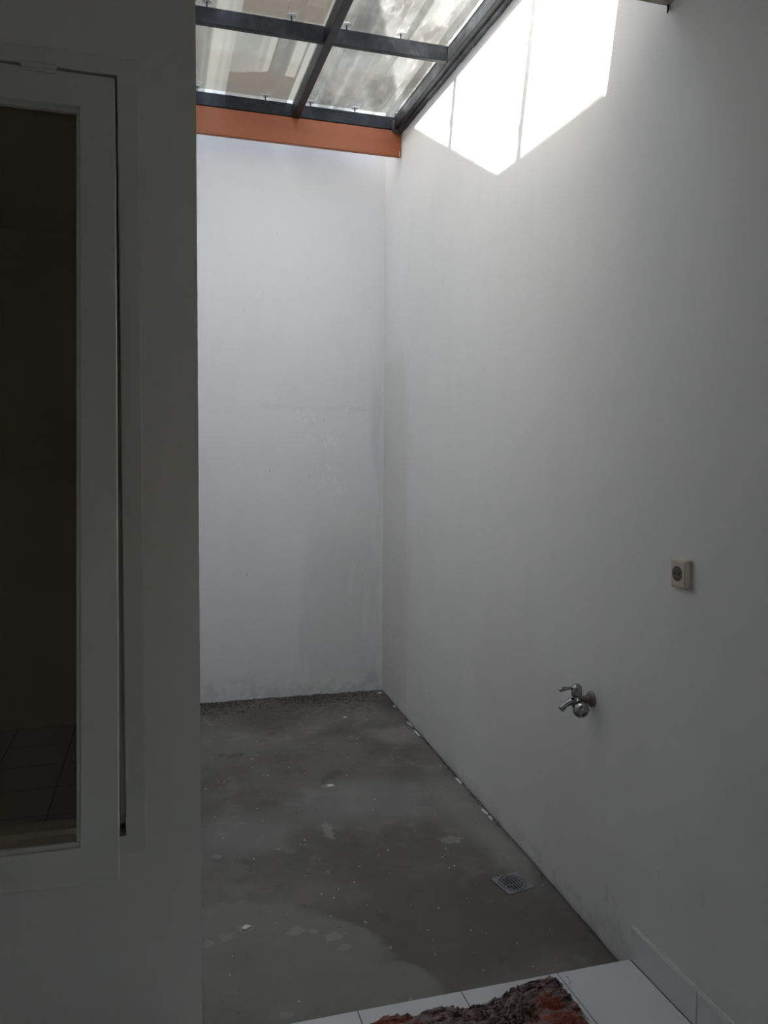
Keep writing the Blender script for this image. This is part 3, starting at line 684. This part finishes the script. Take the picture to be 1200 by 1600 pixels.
top2bot = {a.index: b for a, b in vg.values()} if False else {a: b for a, b in vg.values()}
for e_ in bed:
    a, b_ = e_.verts
    bm.faces.new((a, b_, top2bot[b_], top2bot[a]))
loose = [v_ for v_ in bm.verts if not v_.link_faces]
bmesh.ops.delete(bm, geom=loose, context='VERTS')
mesh_obj('cloth_folds', bm, M['cloth'], rag, True)
bm = bmesh.new()                                                     # frayed threads round the edge
rnd = random.Random(3)
for _ in range(170):
    i = rnd.randrange(0, 19); t = rnd.random(); (x0, y0), (x1, y1) = OUT[i], OUT[i + 1]
    x, y = x0 + (x1 - x0) * t, y0 + (y1 - y0) * t
    nrm = Vector((-(y1 - y0), x1 - x0, 0)).normalized()
    L = rnd.uniform(0.004, 0.012) * (1.2 if x > -0.34 else 0.8); dv = (nrm + Vector((rnd.uniform(-.8, .8), rnd.uniform(-.8, .8), 0))).normalized()
    z0 = rnd.uniform(0.004, 0.018); p_ = Vector((x - CX, y - CY, z0)) - dv * 0.010
    sd = Vector((-dv.y, dv.x, 0)) * rnd.uniform(-0.4, 0.4)
    tube(bm, [p_, p_ + dv * L * 0.6 + sd * L * 0.3 + Vector((0, 0, 0.002)), p_ + dv * (L + 0.010) + sd * L + Vector((0, 0, -z0 * 0.8))], [0.0011, 0.001, 0.0006], 5)
fz = mesh_obj('frayed_threads', bm, M['cloth'], rag); fz['kind'] = 'stuff'
# a loose hair of thread on the tile
bm = bmesh.new(); tube(bm, [(-0.232 + 0.0, -0.02, 0.001), (-0.228, -0.03, 0.001), (-0.231, -0.045, 0.001), (-0.240, -0.058, 0.001)], [0.0006] * 4, 6)
tag(mesh_obj('loose_thread', bm, M['hole']), 'thin dark thread lying on the tile beside the cloth', 'thread')

# ------------------------------------------------------------------ chips, flakes and crumbs
def flake(x, y, lx, ly, rot, name, label, group):
    bm = bmesh.new(); k = 9; top = []; bot = []
    for i in range(k):
        a = 2 * math.pi * i / k; r_ = 0.7 + 0.5 * rnd.random()
        u_, v_ = math.cos(a) * lx * r_, math.sin(a) * ly * r_; hz = 0.0012 * rnd.random()
        top.append(bm.verts.new((u_, v_, 0.003 + hz))); bot.append(bm.verts.new((u_ * 1.05, v_ * 1.05, 0.0)))
    bm.faces.new(top); bm.faces.new(bot[::-1])
    for i in range(k): bm.faces.new((top[i], bot[i], bot[(i + 1) % k], top[(i + 1) % k]))
    o = mesh_obj(name, bm, M['flake']); o.location = (x, y, floor_z(y) + 0.0015); o.rotation_euler = (0, 0, rot)
    return tag(o, label, 'flake', group)
G1 = 'paint flakes along the foot of the right wall'
for od, (x, y, lx, ly) in zip(('first', 'second', 'third', 'fourth', 'fifth', 'sixth'), ((-0.016, 2.40, 0.006, 0.030), (-0.018, 2.10, 0.006, 0.045), (-0.022, 1.96, 0.007, 0.055), (-0.020, 1.36, 0.006, 0.040), (-0.024, 1.05, 0.007, 0.030), (-0.022, 0.99, 0.006, 0.022))):
    flake(x, y, lx, ly, rnd.uniform(-0.05, 0.05), 'paint_flake', 'white paint flake at the foot of the right wall, ' + od + ' from the far corner', G1)
flake(-0.605, 1.45, 0.017, 0.012, 0.3, 'plaster_chip', 'pale plaster chip in the middle of the concrete floor', None)
flake(-1.084, 0.503, 0.017, 0.010, 0.5, 'plaster_chip', 'longest pale chip on the concrete near the left wall', None)
flake(-0.34, 2.29, 0.013, 0.008, 0.2, 'plaster_chip', 'small pale chip on the dirty concrete near the far wall', None)
flake(-0.036, 2.655, 0.022, 0.010, 0.4, 'plaster_chip', 'pale chip in the far corner of the yard floor', None)

def crumbs(name, spots, mat, label, cat):
    bm = bmesh.new()
    for (x, y, r_) in spots:
        z = floor_z(y) + r_ * 0.4
        vs_ = bmesh.ops.create_icosphere(bm, subdivisions=1, radius=r_)['verts']
        sx, sy, sz = rnd.uniform(.7, 1.4), rnd.uniform(.7, 1.4), rnd.uniform(.4, .9)
        for v_ in vs_:
            f_ = 1 + rnd.uniform(-.25, .25); v_.co = Vector((x + v_.co.x * sx * f_, y + v_.co.y * sy * f_, z + v_.co.z * sz * f_))
    return tag(mesh_obj(name, bm, mat), label, cat, kind='stuff')
sp_ = []
for _ in range(900):
    x = rnd.uniform(-1.2, -0.01); y = YF - 0.006 - abs(rnd.gauss(0, 0.085)); sp_.append((x, y, rnd.uniform(0.0015, 0.0055)))
for _ in range(260):
    y = rnd.uniform(0.1, 2.6); x = -0.008 - abs(rnd.gauss(0, 0.006)); sp_.append((x, y, rnd.uniform(0.001, 0.0035)))
for _ in range(60): sp_.append((rnd.uniform(-1.2, -0.05), rnd.uniform(0.1, 2.3), rnd.uniform(0.0012, 0.003)))
crumbs('dirt_crumbs', sp_, M['crumb'], 'dark earth crumbs along the foot of the yard walls', 'dirt')
sp_ = [(rnd.uniform(-1.22, -0.04), rnd.uniform(0.05, 2.6), rnd.uniform(0.0010, 0.0030)) for _ in range(150)]
crumbs('paint_specks', sp_, M['flake'], 'tiny white paint specks strewn over the concrete floor', 'specks')
